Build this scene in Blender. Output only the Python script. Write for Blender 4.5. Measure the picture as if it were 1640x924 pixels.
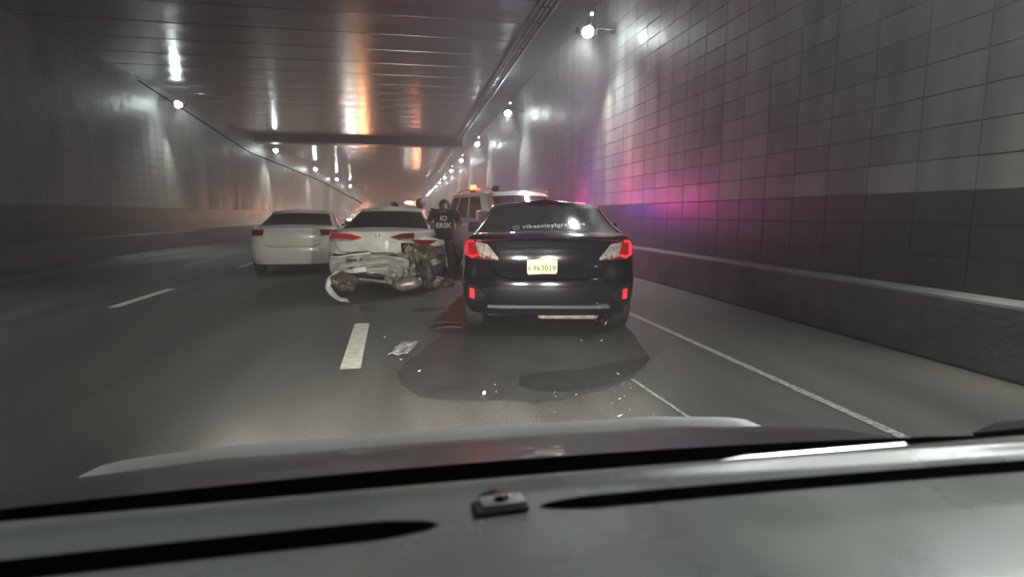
import bpy, bmesh, math, random
from mathutils import Vector, Matrix, noise
from mathutils.bvhtree import BVHTree
R = math.radians
random.seed(7)
SC = bpy.context.scene
COL = SC.collection
for o in list(bpy.data.objects):
    bpy.data.objects.remove(o)

# ------------------------------------------------------------------ camera, world, exposure
TH = math.atan(.1333)
PS = math.atan(.1833 * math.cos(TH))
cam = bpy.data.objects.new('camera', bpy.data.cameras.new('camera'))
COL.objects.link(cam)
cam.location = (0, 0, 1.3)
cam.rotation_euler = (R(90) - TH, 0, -PS)
cam.data.sensor_width = 36
cam.data.lens = 36 * 900 / 1640
cam.data.clip_start = .02
cam.data.clip_end = 2000
cam.data.dof.use_dof = True
cam.data.dof.focus_distance = 6.6
cam.data.dof.aperture_fstop = 3.4
SC.camera = cam
W = bpy.data.worlds.new('World')
SC.world = W
W.use_nodes = True
bg = W.node_tree.nodes['Background']
bg.inputs[0].default_value = (.35, .4, .5, 1)       # night sky outside the tunnel mouths
bg.inputs[1].default_value = .02
SC.view_settings.view_transform = 'Standard'
SC.view_settings.look = 'None'
SC.view_settings.exposure = 1.0
SC.view_settings.gamma = 1
SC.cycles.volume_step_rate = 4
SC.cycles.volume_max_steps = 64
SC.cycles.sample_clamp_indirect = 6
SC.cycles.max_bounces = 6
SC.cycles.volume_bounces = 0

# ------------------------------------------------------------------ materials
MATS = {}
def mat(name, col, rough=.5, metal=0, nscale=0, namt=.25, bump=0, bscale=40, coat=0, emit=None, estr=0, spec=.5, stretch=(1, 1, 1), rnoise=0, world=False):
    if name in MATS: return MATS[name]
    m = bpy.data.materials.new(name); m.use_nodes = True
    nt = m.node_tree; b = nt.nodes['Principled BSDF']; L = nt.links
    b.inputs['Base Color'].default_value = (*col, 1)
    b.inputs['Roughness'].default_value = rough
    b.inputs['Metallic'].default_value = metal
    b.inputs['Specular IOR Level'].default_value = spec
    b.inputs['Coat Weight'].default_value = coat
    b.inputs['Coat Roughness'].default_value = .05
    if emit:
        b.inputs['Emission Color'].default_value = (*emit, 1)
        b.inputs['Emission Strength'].default_value = estr
    tc = nt.nodes.new('ShaderNodeTexCoord')
    mp = nt.nodes.new('ShaderNodeMapping'); mp.inputs['Scale'].default_value = stretch
    if world: L.new(nt.nodes.new('ShaderNodeNewGeometry').outputs['Position'], mp.inputs[0])
    else: L.new(tc.outputs['Object'], mp.inputs[0])
    if nscale:
        n = nt.nodes.new('ShaderNodeTexNoise'); n.inputs['Scale'].default_value = nscale; n.inputs['Detail'].default_value = 6
        L.new(mp.outputs[0], n.inputs['Vector'])
        r = nt.nodes.new('ShaderNodeMapRange'); r.inputs['From Min'].default_value = .3; r.inputs['From Max'].default_value = .7
        r.inputs['To Min'].default_value = 1 - namt; r.inputs['To Max'].default_value = 1 + namt
        L.new(n.outputs['Fac'], r.inputs['Value'])
        mx = nt.nodes.new('ShaderNodeVectorMath'); mx.operation = 'SCALE'; mx.inputs[0].default_value = col
        L.new(r.outputs[0], mx.inputs['Scale']); L.new(mx.outputs[0], b.inputs['Base Color'])
        if rnoise:
            r2 = nt.nodes.new('ShaderNodeMapRange'); r2.inputs['From Min'].default_value = .35; r2.inputs['From Max'].default_value = .65
            r2.inputs['To Min'].default_value = max(0.02, rough - rnoise); r2.inputs['To Max'].default_value = rough + rnoise
            L.new(n.outputs['Fac'], r2.inputs['Value']); L.new(r2.outputs[0], b.inputs['Roughness'])
    if bump:
        n2 = nt.nodes.new('ShaderNodeTexNoise'); n2.inputs['Scale'].default_value = bscale; n2.inputs['Detail'].default_value = 4
        L.new(tc.outputs['Object'] if name == 'asphalt' else mp.outputs[0], n2.inputs['Vector'])
        bp = nt.nodes.new('ShaderNodeBump'); bp.inputs['Strength'].default_value = bump; bp.inputs['Distance'].default_value = .02
        L.new(n2.outputs['Fac'], bp.inputs['Height']); L.new(bp.outputs[0], b.inputs['Normal'])
    MATS[name] = m
    return m

ASPHALT = mat('asphalt', (.068, .064, .058), .62, nscale=1.1, namt=.42, bump=1, bscale=60, rnoise=.12, stretch=(1.5, .2, 1))
SHADETONE = mat('asphalt_shade_tone', (.036, .034, .032), .6, nscale=3, namt=.3, bump=.4, bscale=90)  # asphalt darkened to stand in for shade on the road
DEEPSHADE = mat('asphalt_deep_shade_tone', (.012, .011, .011), .6, nscale=5, namt=.4, bump=.3, bscale=90)  # deeper tone for the darkest part of the painted shade
PAINTW = mat('road_paint', (.62, .60, .52), .55, nscale=14, namt=.3, bump=.3, bscale=80)
PAINTOLD = mat('worn_road_paint', (.26, .25, .23), .6, nscale=30, namt=.7, bump=.3, bscale=80)
CONC = mat('concrete', (.20, .20, .195), .7, nscale=2, namt=.25, bump=.25, bscale=12)
SOFFIT = mat('dark_soffit', (.055, .06, .068), .55, nscale=1.5, namt=.4, bump=.2, bscale=8)
LEDGE = mat('ledge_concrete', (.11, .11, .115), .6, nscale=3, namt=.3, bump=.2, bscale=20)
CEIL = mat('ceiling_panel_metal', (.36, .35, .355), .21, metal=.8, nscale=.8, namt=.12, bump=.28, bscale=9, stretch=(.05, 1.6, 1), rnoise=.06)
BEAM = mat('beam_dark', (.05, .045, .045), .45, nscale=2, namt=.3)
TILE = mat('wall_tile', (.28, .28, .275), .46, nscale=1.6, namt=.45, bump=.10, bscale=5, rnoise=.10, spec=.35, stretch=(1, 1, .16), world=True)
def obj_random(m, amt):
    nt = m.node_tree; b = nt.nodes['Principled BSDF']; src = b.inputs['Base Color'].links[0].from_socket
    oi = nt.nodes.new('ShaderNodeObjectInfo'); r = nt.nodes.new('ShaderNodeMapRange'); r.inputs['To Min'].default_value = 1 - amt; r.inputs['To Max'].default_value = 1 + amt
    nt.links.new(oi.outputs['Random'], r.inputs['Value'])
    v = nt.nodes.new('ShaderNodeVectorMath'); v.operation = 'SCALE'; nt.links.new(src, v.inputs[0]); nt.links.new(r.outputs[0], v.inputs['Scale']); nt.links.new(v.outputs[0], b.inputs['Base Color'])
obj_random(TILE, .16)
TILED = mat('wall_tile_dark', (.034, .035, .038), .42, nscale=1.6, namt=.45, bump=.15, bscale=5, stretch=(1, 1, .3), world=True)
GROUT = mat('grout', (.15, .15, .148), .8)
STEEL = mat('galvanised_steel', (.42, .43, .45), .35, metal=.9, nscale=9, namt=.25)
DARKM = mat('dark_metal', (.03, .03, .032), .45, metal=.5)
BLACK = mat('black_plastic', (.012, .012, .013), .5, bump=.1, bscale=200)
RUBBER = mat('tyre_rubber', (.018, .017, .016), .75, nscale=20, namt=.3)
RIM = mat('rim_alloy', (.30, .30, .31), .3, metal=.9)
PBLACK = mat('black_car_paint', (.006, .006, .008), .12, coat=.8, nscale=60, namt=.3)
PWHITE = mat('silver_white_paint', (.54, .53, .49), .30, coat=.5, nscale=3.5, namt=.22)
PWHITE2 = mat('white_paint', (.62, .61, .58), .3, coat=.4, nscale=3, namt=.08)
GLASS = mat('tinted_glass', (.012, .013, .014), .05, coat=.6, spec=.9)
GLASS2 = mat('smoky_glass', (.05, .052, .052), .08, spec=.2, nscale=6, namt=.3)
REDL = mat('red_lens', (.24, .010, .012), .15, coat=.5, emit=(1, .03, .05), estr=.05)
REDL2 = mat('red_lens_dim', (.45, .012, .02), .2, emit=(1, .03, .05), estr=.32)
REDLIT = mat('red_lens_lit', (.5, .012, .02), .2, emit=(1, .03, .05), estr=.75)
REDDARK = mat('red_lens_unlit', (.14, .012, .014), .18, coat=.5)
CLEARL = mat('clear_lens', (.26, .23, .22), .2, coat=.6, nscale=40, namt=.5)
CHROME = mat('chrome', (.75, .74, .72), .14, metal=1, nscale=30, namt=.15)
PLATE = mat('plate_yellow', (.62, .58, .33), .5, nscale=30, namt=.1)
INK = mat('plate_ink', (.03, .035, .01), .6)
VINYL = mat('white_vinyl', (.85, .85, .85), .5)
CRUMP = mat('torn_metal_brown', (.12, .10, .085), .48, metal=.35, nscale=7, namt=.6, bump=.8, bscale=14)
CRUMP2 = mat('scuffed_bumper_plastic', (.34, .34, .31), .5, nscale=6, namt=.35, bump=.4, bscale=12)
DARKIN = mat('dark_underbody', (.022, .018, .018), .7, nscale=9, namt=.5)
MUFF = mat('muffler_steel', (.36, .30, .25), .4, metal=.6, nscale=12, namt=.4)
SHIRT = mat('black_shirt', (.018, .016, .018), .85, nscale=20, namt=.4)
TROU = mat('dark_trousers', (.014, .012, .014), .85, nscale=20, namt=.4)
SKIN = mat('skin', (.20, .11, .075), .55)
HAIR = mat('hair', (.012, .01, .009), .7)
HELM = mat('grey_blue_helmet', (.16, .18, .24), .25, coat=.6)
DASHM = mat('dashboard_vinyl', (.17, .175, .165), .30, nscale=5, namt=.15, bump=.12, bscale=500, rnoise=.06)
HOODM = mat('hood_paint', (.048, .041, .047), .42, coat=.25, nscale=2, namt=.2)
HOODSHEEN = mat('painted_hood_sheen', (.50, .49, .47), .55, nscale=2, namt=.15)  # pale tone standing in for light reflected off the hood edge
VOID = mat('black_gap', (.001, .001, .0015), 1, spec=0)
SENS = mat('sensor_plastic', (.24, .24, .24), .35, nscale=80, namt=.2)
LENSW = mat('lamp_lens_white', (1, 1, 1), .4, emit=(.86, 1, .98), estr=90)
LENSDIM = mat('lamp_lens_dim', (1, 1, 1), .4, emit=(1, .98, .9), estr=14)
HEADL = mat('headlamp_white', (1, 1, 1), .3, emit=(1, .95, .88), estr=25)
AMBER = mat('amber_lens', (1, .4, .1), .3, emit=(1, .38, .12), estr=30)
BEACR = mat('beacon_red', (1, .1, .05), .3, emit=(1, .05, .012), estr=14)
STRR = mat('strobe_red', (1, .05, .1), .3, emit=(1, .03, .10), estr=20)
STRB = mat('strobe_blue', (.1, .1, 1), .3, emit=(.14, .08, 1), estr=20)
GLAZE = mat('shard_glass', (.40, .42, .41), .12, spec=.8)

# ------------------------------------------------------------------ helpers
def obj(name, bm, m, parent=None, smooth=False, angle=40, loc=None):
    me = bpy.data.meshes.new(name)
    bmesh.ops.recalc_face_normals(bm, faces=bm.faces)
    bm.to_mesh(me); bm.free()
    for x in (m if isinstance(m, (list, tuple)) else [m]): me.materials.append(x)
    if smooth:
        for p in me.polygons: p.use_smooth = True
        try: me.set_sharp_from_angle(angle=R(angle))
        except Exception: pass
    o = bpy.data.objects.new(name, me); COL.objects.link(o)
    if parent: o.parent = parent
    if loc: o.location = loc
    return o
def meshobj(name, me, parent=None):
    o = bpy.data.objects.new(name, me); COL.objects.link(o)
    if parent: o.parent = parent
    return o
def thing(name, label, cat, loc=(0, 0, 0), rz=0, group=None):
    o = bpy.data.objects.new(name, None); COL.objects.link(o)
    o.empty_display_size = .2
    o.location = loc; o.rotation_euler = (0, 0, rz)
    o['label'] = label; o['category'] = cat
    if group: o['group'] = group
    return o
def tag(o, label, cat, group=None):
    o['label'] = label; o['category'] = cat
    if group: o['group'] = group
    return o
def struct(o):
    o['kind'] = 'structure'; return o
def box(bm, c, s, rot=None, bev=0):
    mtx = Matrix.Translation(c)
    if rot: mtx = mtx @ rot
    r = bmesh.ops.create_cube(bm, size=1, matrix=mtx @ Matrix.Diagonal((*s, 1)))
    if bev:
        ed = list({e for v in r['verts'] for e in v.link_edges})
        bmesh.ops.bevel(bm, geom=ed, offset=bev, segments=2, affect='EDGES', profile=.6)
def BX(c, s, rot=None, bev=0):
    bm = bmesh.new(); box(bm, c, s, rot, bev); return bm
def cyl(bm, p0, p1, r0, r1=None, n=16, caps=True):
    p0 = Vector(p0); p1 = Vector(p1); d = p1 - p0
    m = Matrix.Translation((p0 + p1) / 2) @ d.to_track_quat('Z', 'Y').to_matrix().to_4x4()
    bmesh.ops.create_cone(bm, cap_ends=caps, segments=n, radius1=r0, radius2=r0 if r1 is None else r1, depth=d.length, matrix=m)
def CY(*a, **k):
    bm = bmesh.new(); cyl(bm, *a, **k); return bm
def tube(bm, pts, r, n=8):
    pts = [Vector(p) for p in pts]; rings = []
    for i, p in enumerate(pts):
        t = (pts[min(i + 1, len(pts) - 1)] - pts[max(i - 1, 0)]).normalized()
        q = t.to_track_quat('Z', 'Y')
        rr = r[i] if isinstance(r, (list, tuple)) else r
        rings.append([bm.verts.new(p + q @ Vector((math.cos(a) * rr, math.sin(a) * rr, 0))) for a in [2 * math.pi * k / n for k in range(n)]])
    for a, b in zip(rings, rings[1:]):
        for k in range(n): bm.faces.new((a[k], a[(k + 1) % n], b[(k + 1) % n], b[k]))
    bm.faces.new(rings[0][::-1]); bm.faces.new(rings[-1])
def TU(pts, r, n=8):
    bm = bmesh.new(); tube(bm, pts, r, n); return bm
def grid(nu, nv, f, closed=False):
    bm = bmesh.new()
    V = [[bm.verts.new(f(i / nu, j / nv)) for j in range(nv + 1)] for i in range(nu + 1)]
    for i in range(nu):
        for j in range(nv): bm.faces.new((V[i][j], V[i + 1][j], V[i + 1][j + 1], V[i][j + 1]))
    return bm
def thick(bm, t):
    bmesh.ops.recalc_face_normals(bm, faces=bm.faces); bm.normal_update()
    V = bm.verts[:]; F = bm.faces[:]; ed = [e for e in bm.edges if e.is_boundary]
    bm.verts.index_update(); D = [bm.verts.new(v.co - v.normal * t) for v in V]
    for f in F: bm.faces.new([D[v.index] for v in reversed(f.verts)])
    for e in ed:
        a, b = e.verts; bm.faces.new((a, b, D[b.index], D[a.index]))
    return bm
def sheet(x0, x1, y0, y1, z, nx=1, ny=1):
    return grid(nx, ny, lambda u, v: (x0 + (x1 - x0) * u, y0 + (y1 - y0) * v, z))
def textmesh(s, size, shear=0, spacing=1.0, bold=.018):
    cu = bpy.data.curves.new('t', 'FONT'); cu.body = s; cu.size = size; cu.align_x = 'CENTER'; cu.align_y = 'CENTER'
    cu.shear = shear; cu.space_character = spacing; cu.offset = size * bold; cu.resolution_u = 3
    o = bpy.data.objects.new('t', cu); COL.objects.link(o)
    bpy.context.view_layer.update()
    me = bpy.data.meshes.new_from_object(o.evaluated_get(bpy.context.evaluated_depsgraph_get()))
    bpy.data.objects.remove(o); bpy.data.curves.remove(cu)
    return me
def copy_tree(o, parent=None):
    c = o.copy(); COL.objects.link(c)
    if parent: c.parent = parent
    for ch in KIDS.get(o.name, list(o.children)): copy_tree(ch, c)
    return c
KIDS = {}

# ------------------------------------------------------------------ tunnel: road, walls, ceiling
Y0, Y1 = -14.0, 190.0
XL, XR, XC = -9.2, 4.9, 2.95      # left wall, right wall, right edge of the metal ceiling
HC = 6.0
road = struct(obj('road', sheet(XL - 1, 4.62, Y0, 330, 0, 4, 40), ASPHALT))
struct(obj('ground', sheet(-400, 400, -300, 700, -.12, 2, 2), mat('ground_earth', (.04, .038, .035), .9, nscale=.3)))
# right service ledge
bm = bmesh.new(); box(bm, (4.73, (Y0 + Y1) / 2, .3), (.34, Y1 - Y0, .6), bev=.03); struct(obj('kerb', bm, LEDGE))
bm = bmesh.new(); box(bm, (XL + .15, (Y0 + Y1) / 2, .3), (.3, Y1 - Y0, .6), bev=.03); struct(obj('kerb', bm, LEDGE))
# road markings
def mark(name, poly, m, z=.004):
    bm = bmesh.new(); vs = [bm.verts.new((x, y, z)) for x, y in poly]; bm.faces.new(vs)
    return struct(obj(name, bm, m, road))
def stripe(x, y0, y1, w, m, xb=None):
    xb = x if xb is None else xb
    return mark('lane_marking', [(x - w / 2, y0), (x + w / 2, y0), (xb + w / 2, y1), (xb - w / 2, y1)], m)
stripe(-.52, 4.78, 6.8, .17, PAINTW, -.58)
for k in range(1, 9):
    y = 4.78 + 6.0 * k
    stripe(-.62, y, y + 2.0, .15, PAINTW)
stripe(-.5, -1.2, .8, .15, PAINTW)
for k in range(-1, 12):
    y = 2.6 + 6.0 * k
    stripe(-4.1, y, y + 2, .15, PAINTW); 
stripe(2.82, -13, 120, .075, PAINTOLD)
stripe(-7.8, -13, 120, .12, PAINTOLD)
stripe(1.74, 3.2, 4.15, .03, PAINTOLD, 1.70)
def blob(name, pts, m, z, jit=.0, sub=6):
    n = len(pts); out = []
    for i in range(n):
        p0, p1, p2, p3 = [Vector(pts[(i + k) % n]) for k in (-1, 0, 1, 2)]
        for s in range(sub):
            t = s / sub
            q = .5 * ((2 * p1) + (-p0 + p2) * t + (2 * p0 - 5 * p1 + 4 * p2 - p3) * t * t + (-p0 + 3 * p1 - 3 * p2 + p3) * t ** 3)
            out.append((q.x + random.uniform(-jit, jit), q.y + random.uniform(-jit, jit)))
    bm = bmesh.new(); bm.faces.new([bm.verts.new((x, y, z)) for x, y in out]); bmesh.ops.triangulate(bm, faces=bm.faces[:])
    return obj(name, bm, m, road)
struct(blob('painted_shade', [(.52, 6.3), (.2, 5.6), (0, 5.02), (-.11, 4.53), (-.03, 4.11), (.16, 3.86), (.59, 3.74), (1.03, 3.7), (1.62, 4.01), (2.12, 4.63), (2.52, 5.3), (2.66, 6.0), (2.62, 6.7), (2.3, 7.3), (1.2, 7.5)], SHADETONE, .008, .018))  # shade behind the black sedan, painted as a darker sheet on the road
struct(blob('painted_shade_core', [(.8, 4.05), (.86, 4.28), (1.1, 4.38), (1.42, 4.40), (1.8, 4.58), (2.08, 4.66), (2.02, 4.5), (1.62, 4.06), (1.2, 3.86), (.95, 3.88)], DEEPSHADE, .012, .012))  # darker core of the same shade, painted as a second sheet

# walls: backing slab + tiles
def wall(name, x, side, zt, dark_to):
    t = .3
    w = struct(obj(name, BX((x + side * t / 2, (Y0 + Y1) / 2, zt / 2 - .05), (t, Y1 - Y0, zt + .1)), GROUT))
    return w
wr = wall('right_wall', XR + .02, 1, 6.7, 1.65)
wl = wall('left_wall', XL - .02, -1, 6.1, 1.65)
TW, THh = .60, .30
def tile_mesh(k, m):
    bm = bmesh.new(); rx = random.uniform(-.0025, .0025); rz = random.uniform(-.002, .002)
    box(bm, (0, 0, 0), (.03, TW - .010, THh - .010), bev=.004)
    for v in bm.verts:
        if v.co.x < 0: v.co.x += rx * v.co.y / TW + rz * v.co.z / THh
    me = bpy.data.meshes.new('tile'); bm.to_mesh(me); bm.free(); me.materials.append(m); return me
TM = [tile_mesh(k, TILE) for k in range(10)]; TD = [tile_mesh(k, TILED) for k in range(6)]
zr = [.60 + THh * (k + .5) for k in range(20)]
NEAR = (3.6, 3.6 + TW * 14)
for i in range(14):
    for k, z in enumerate(zr):
        me = random.choice(TD if z < 1.6 else TM)
        o = meshobj('tile', me, wr); o.location = (XR + .008, NEAR[0] + TW * (i + .5), z)
def tiles_far(x, side, ranges, zz, parent, dark_z):
    for mm, sel in ((TILE, lambda z: z >= dark_z), (TILED, lambda z: z < dark_z)):
        bm = bmesh.new()
        for (a, b, tw) in ranges:
            y = a
            while y < b:
                for z in zz:
                    if not sel(z): continue
                    ea, eb = random.uniform(-.002, .002), random.uniform(-.0015, .0015); e = [-ea - eb, ea - eb, ea + eb, -ea + eb]
                    vs = [bm.verts.new((x - side * (.013 + e[q]), y + .008 + dy * (tw - .016), z + dz)) for q, (dy, dz) in enumerate(((0, -THh / 2 + .008), (1, -THh / 2 + .008), (1, THh / 2 - .008), (0, THh / 2 - .008)))]
                    f = bm.faces.new(vs)
                y += tw
        o = obj('tile_field', bm, mm, parent); o['kind'] = 'stuff'
tiles_far(XR + .005, 1, [(Y0 + .2, NEAR[0], .6), (NEAR[1], 75, .6), (75, Y1, 2.4)], zr, wr, 1.6)
tiles_far(XL - .005, -1, [(Y0 + .2, 75, .6), (75, Y1, 2.4)], [.60 + THh * (k + .5) for k in range(18)], wl, 1.6)

# metal ceiling: panels 1.5 m deep across the carriageway, down to the cross beam at 37 m
def cpanel(y0, y1, z):
    bm = bmesh.new()
    box(bm, (0, 0, 0), (XC - XL, (y1 - y0) - .07, .06), bev=.012)
    return bm
ceiling = struct(obj('ceiling', BX(((XC + XL) / 2, (Y0 + 190) / 2, HC + .33), (XC - XL, 190 - Y0, .2)), DARKIN))
cm = bpy.data.meshes.new('panel'); b_ = cpanel(0, 1.5, 0); bmesh.ops.recalc_face_normals(b_, faces=b_.faces); b_.to_mesh(cm); b_.free(); cm.materials.append(CEIL)
y = Y0; i = 0
while y < 36.9:
    o = meshobj('panel', cm, ceiling); o.location = ((XC + XL) / 2, y + .75, HC + .03 + random.uniform(-.006, .006))
    o.rotation_euler = (random.uniform(-.0035, .0035), 0, 0)
    y += 1.5
bm = bmesh.new()
y = 38.6
while y < 188:
    box(bm, ((XC + XL) / 2, y + .75, HC + .10 + random.uniform(-.006, .006)), (XC - XL, 1.46, .06), Matrix.Rotation(random.uniform(-.004, .004), 4, 'X'))
    y += 1.5
o = obj('panel_field', bm, CEIL, ceiling); o['kind'] = 'stuff'
struct(obj('cross_beam', BX(((XC + XL) / 2 + .3, 37.9, HC - .12), (XC - XL + .6, 1.1, .5), bev=.03), BEAM))
# upper soffit above the service side
struct(obj('soffit', BX(((XC + XR) / 2 + .02, (Y0 + Y1) / 2, 6.75), (XR - XC, Y1 - Y0, .2)), SOFFIT))
# edge fascia of the ceiling
struct(obj('ceiling_fascia', BX((XC + .04, (Y0 + Y1) / 2, HC + .30), (.08, Y1 - Y0, .72)), SOFFIT))

# cable tray under the ceiling edge
t = thing('cable_tray', 'long dark cable tray with cables running along the ceiling edge beside the wall', 'cable tray', (XC + .28, 0, HC + .02))
bm = bmesh.new()
for dx in (-.15, .15): box(bm, (dx, 85, 0), (.02, 200, .09))
obj('rail', bm, DARKM, t)
bm = bmesh.new()
for k in range(170): box(bm, (0, -12 + k * 1.1, -.03), (.3, .04, .02))
o = obj('rung', bm, DARKM, t); o['kind'] = 'stuff'
for k, (dx, r, m) in enumerate(((-.09, .022, BLACK), (-.03, .03, STEEL), (.04, .02, BLACK), (.1, .028, STEEL))):
    obj('cable', TU([(dx + random.uniform(-.012, .012), -13 + 4 * q, .02 + random.uniform(-.012, .01)) for q in range(45)], r, 8), m, t, smooth=True)
bm = bmesh.new()
for k in range(60): cyl(bm, (.0, -12 + k * 3.3, 0), (.0, -12 + k * 3.3, .63), .012, n=6)
o = obj('hanger', bm, DARKM, t); o['kind'] = 'stuff'
bm = TU([(0, 0, 0), (0, 60, 0), (0, 190, 0)], .045, 10)
tag(obj('conduit_pipe', bm, STEEL, smooth=True, loc=(XC + .52, -6, 6.1)), 'bright steel conduit pipe parallel to the cable tray near the tunnel ceiling', 'pipe')

# ------------------------------------------------------------------ wall lamps
def lamp(x, y, z, side, label, power, main=True):
    t = thing('wall_lamp', label, 'lamp', (x, y, z), 0, 'wall lamps along the right wall' if side > 0 else 'wall lamps along the left wall')
    s = side
    obj('housing', BX((0, .05, .03), (.44, .30, .13), Matrix.Rotation(.25, 4, 'X'), bev=.02), DARKM, t)
    obj('lens', CY((0, -.085, -.02), (0, -.12, -.05), .13, .11, n=24), LENSW, t)
    bm = TU([(s * .05, .05, .05), (s * .35, .05, .12), (s * .68, .05, .12)], .02, 8); obj('bracket', bm, STEEL, t, smooth=True)
    obj('wall_plate', BX((s * .675, .05, .12), (.02, .2, .2)), STEEL, t)
    if main:
        obj('pilot_light', BX((.12, .02, .42), (.05, .05, .05), bev=.01), LENSDIM, t)
        obj('pilot_stem', CY((.12, .02, .07), (.12, .02, .40), .01, n=6), DARKM, t)
    l = bpy.data.lights.new('lamp_light', 'SPOT'); l.energy = power * 1.9; l.color = (.93, 1, .95); l.spot_size = R(130); l.spot_blend = 1; l.shadow_soft_size = .08
    lo = bpy.data.objects.new('lamp_light', l); COL.objects.link(lo); lo.parent = t; lo.location = (0, -.06, -.12); lo.rotation_euler = (R(-10), R(s * 20), 0)
    # narrow beam washing down the wall beside the lamp
    l2 = bpy.data.lights.new('wall_wash', 'SPOT'); l2.energy = power * 1.1; l2.color = (1, .97, .72); l2.spot_size = R(34); l2.spot_blend = .9; l2.shadow_soft_size = .03
    lo2 = bpy.data.objects.new('wall_wash', l2); COL.objects.link(lo2); lo2.parent = t; lo2.location = (s * .1, .25, -.05); lo2.rotation_euler = (R(6), R(-s * 12), 0)
    return t
ords = ['nearest and largest', 'second', 'third', 'fourth', 'fifth', 'sixth', 'seventh', 'eighth', 'ninth', 'tenth', 'eleventh', 'twelfth']
ys = [13.3 + 10.9 * k for k in range(12)]
for k, y in enumerate(ys):
    lb = 'nearest and brightest white lamp on the right wall, glaring through the haze' if k == 0 else '%s white lamp along the right wall counting from the nearest one' % ords[k]
    lamp(4.2, y, 5.5, 1, lb, 330 if k < 5 else 420)
for k, y in enumerate([2.4, -8.5]):
    lamp(4.2, y, 5.5, 1, 'white lamp high on the right wall, behind the viewpoint' if k else 'white lamp high on the right wall, just above the viewpoint', 520, True)
for k, y in enumerate([8.0, 24.0, 40.0, 56.0, 72.0, 88.0]):
    lb = 'nearest white lamp high on the left wall' if k == 0 else '%s white lamp along the left wall counting from the nearest' % ords[k]
    lamp(-8.5, y, 5.4, -1, lb, 200 if y < 40 else 480, False)

# light strips seen deeper in the tunnel, mounted upright on the wall above the far lamps
for k, (yy, h) in enumerate(((44, .9), (54, 1.3))):
    pass

# ------------------------------------------------------------------ cars
NR, NC, NS = 16, 5, 26
def loop(w, yr, yf, rr, rf):
    """ring in plan: rear edge left->right, right side, front, left side. y = up the road, rear at yr"""
    P = []
    rr = min(rr, w * .95); rf = min(rf, w * .95)
    for k in range(NR): P.append((-(w - rr) + 2 * (w - rr) * k / NR, yr))
    for k in range(NC):
        a = math.pi / 2 * k / NC; P.append((w - rr + rr * math.sin(a), yr + rr - rr * math.cos(a)))
    for k in range(NS): P.append((w, yr + rr + (yf - rf - yr - rr) * k / NS))
    for k in range(NC):
        a = math.pi / 2 * k / NC; P.append((w - rf + rf * math.cos(a), yf - rf + rf * math.sin(a)))
    for k in range(NR): P.append(((w - rf) - 2 * (w - rf) * k / NR, yf))
    for k in range(NC):
        a = math.pi / 2 * k / NC; P.append((-(w - rf) - rf * math.sin(a), yf - rf + rf * math.cos(a)))
    for k in range(NS): P.append((-w, yf - rf + (yr + rr - yf + rf) * k / NS))
    for k in range(NC):
        a = math.pi / 2 * k / NC; P.append((-(w - rr) - rr * math.cos(a), yr + rr - rr * math.sin(a)))
    return P
def lerpc(c, x):
    if x <= c[0][0]: return c[0][1]
    for (a, va), (b, vb) in zip(c, c[1:]):
        if x <= b:
            t = (x - a) / (b - a); t = t * t * (3 - 2 * t) * .5 + t * .5
            return va + (vb - va) * t
    return c[-1][1]
def ringmesh(rings, cap=True, caprows=6, capf=None):
    bm = bmesh.new(); V = [[bm.verts.new(p) for p in r] for r in rings]; n = len(V[0])
    for a, b in zip(V, V[1:]):
        for k in range(n): bm.faces.new((a[k], a[(k + 1) % n], b[(k + 1) % n], b[k]))
    return bm, V
def car_shell(S):
    """lower body with wheel openings, greenhouse, both as bmesh in car space (rear at y=0, front at y=L)"""
    L = S['L']; rings = []
    for t, w, yr, yf in S['levels']:
        rr = S.get('rr', .32); rf = .45
        P = loop(w, yr, L - yf, rr, rf)
        ring = []
        for x, y in P:
            top = lerpc(S['deck'], y)
            z = S['z0'] + t * (top - S['z0'])
            bul = S.get('bulge', .07)
            if y < L / 2: y = y + bul * (x / .9) ** 2 * max(0, 1 - y / 1.2)
            else: y = y - .16 * (x / .9) ** 2 * max(0, 1 - (L - y) / 1.5)
            k = 1 - .05 * max(0, 1 - y / 1.0) ** 2 - .08 * max(0, 1 - (L - y) / 1.2) ** 2
            ring.append((x * k, y, z))
        rings.append(ring)
    last = rings[-1]; cy = L * .5
    for q in (.9, .72, .5, .28, .1):
        r = []
        for x, y, z in last:
            yy = y if 0 else cy + (y - cy) * (q * .25 + .75 if q > .5 else q * 1.75 * .92 / .92 * .5 / .5 if False else q * .25 + .75)
            # only squeeze in x, ends creep inward
            yy = y + (cy - y) * .12 * (1 - q)
            top = lerpc(S['deck'], yy)
            r.append((x * q, yy, top + S.get('crown', .035) * (1 - q * q)))
        rings.append(r)
    bm, V = ringmesh(rings)
    # close centre line
    n = len(V[-1]); top = V[-1]
    # stitch the last narrow ring across x
    for k in range(NR + NC, NR + NC + NS):
        a = top[k]; b = top[k + 1]
        j = NR + NC + NS + NC + NR + NC + (NS - (k - NR - NC))
        c = top[j % n]; d = top[(j - 1) % n]
        try: bm.faces.new((a, b, d, c))
        except Exception: pass
    bmesh.ops.contextual_create(bm, geom=[e for e in bm.edges if e.is_boundary and all(v.co.z > .6 for v in e.verts)])
    bv = V[0]; bm.faces.new(bv[::-1])
    bmesh.ops.recalc_face_normals(bm, faces=bm.faces)
    return bm
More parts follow.
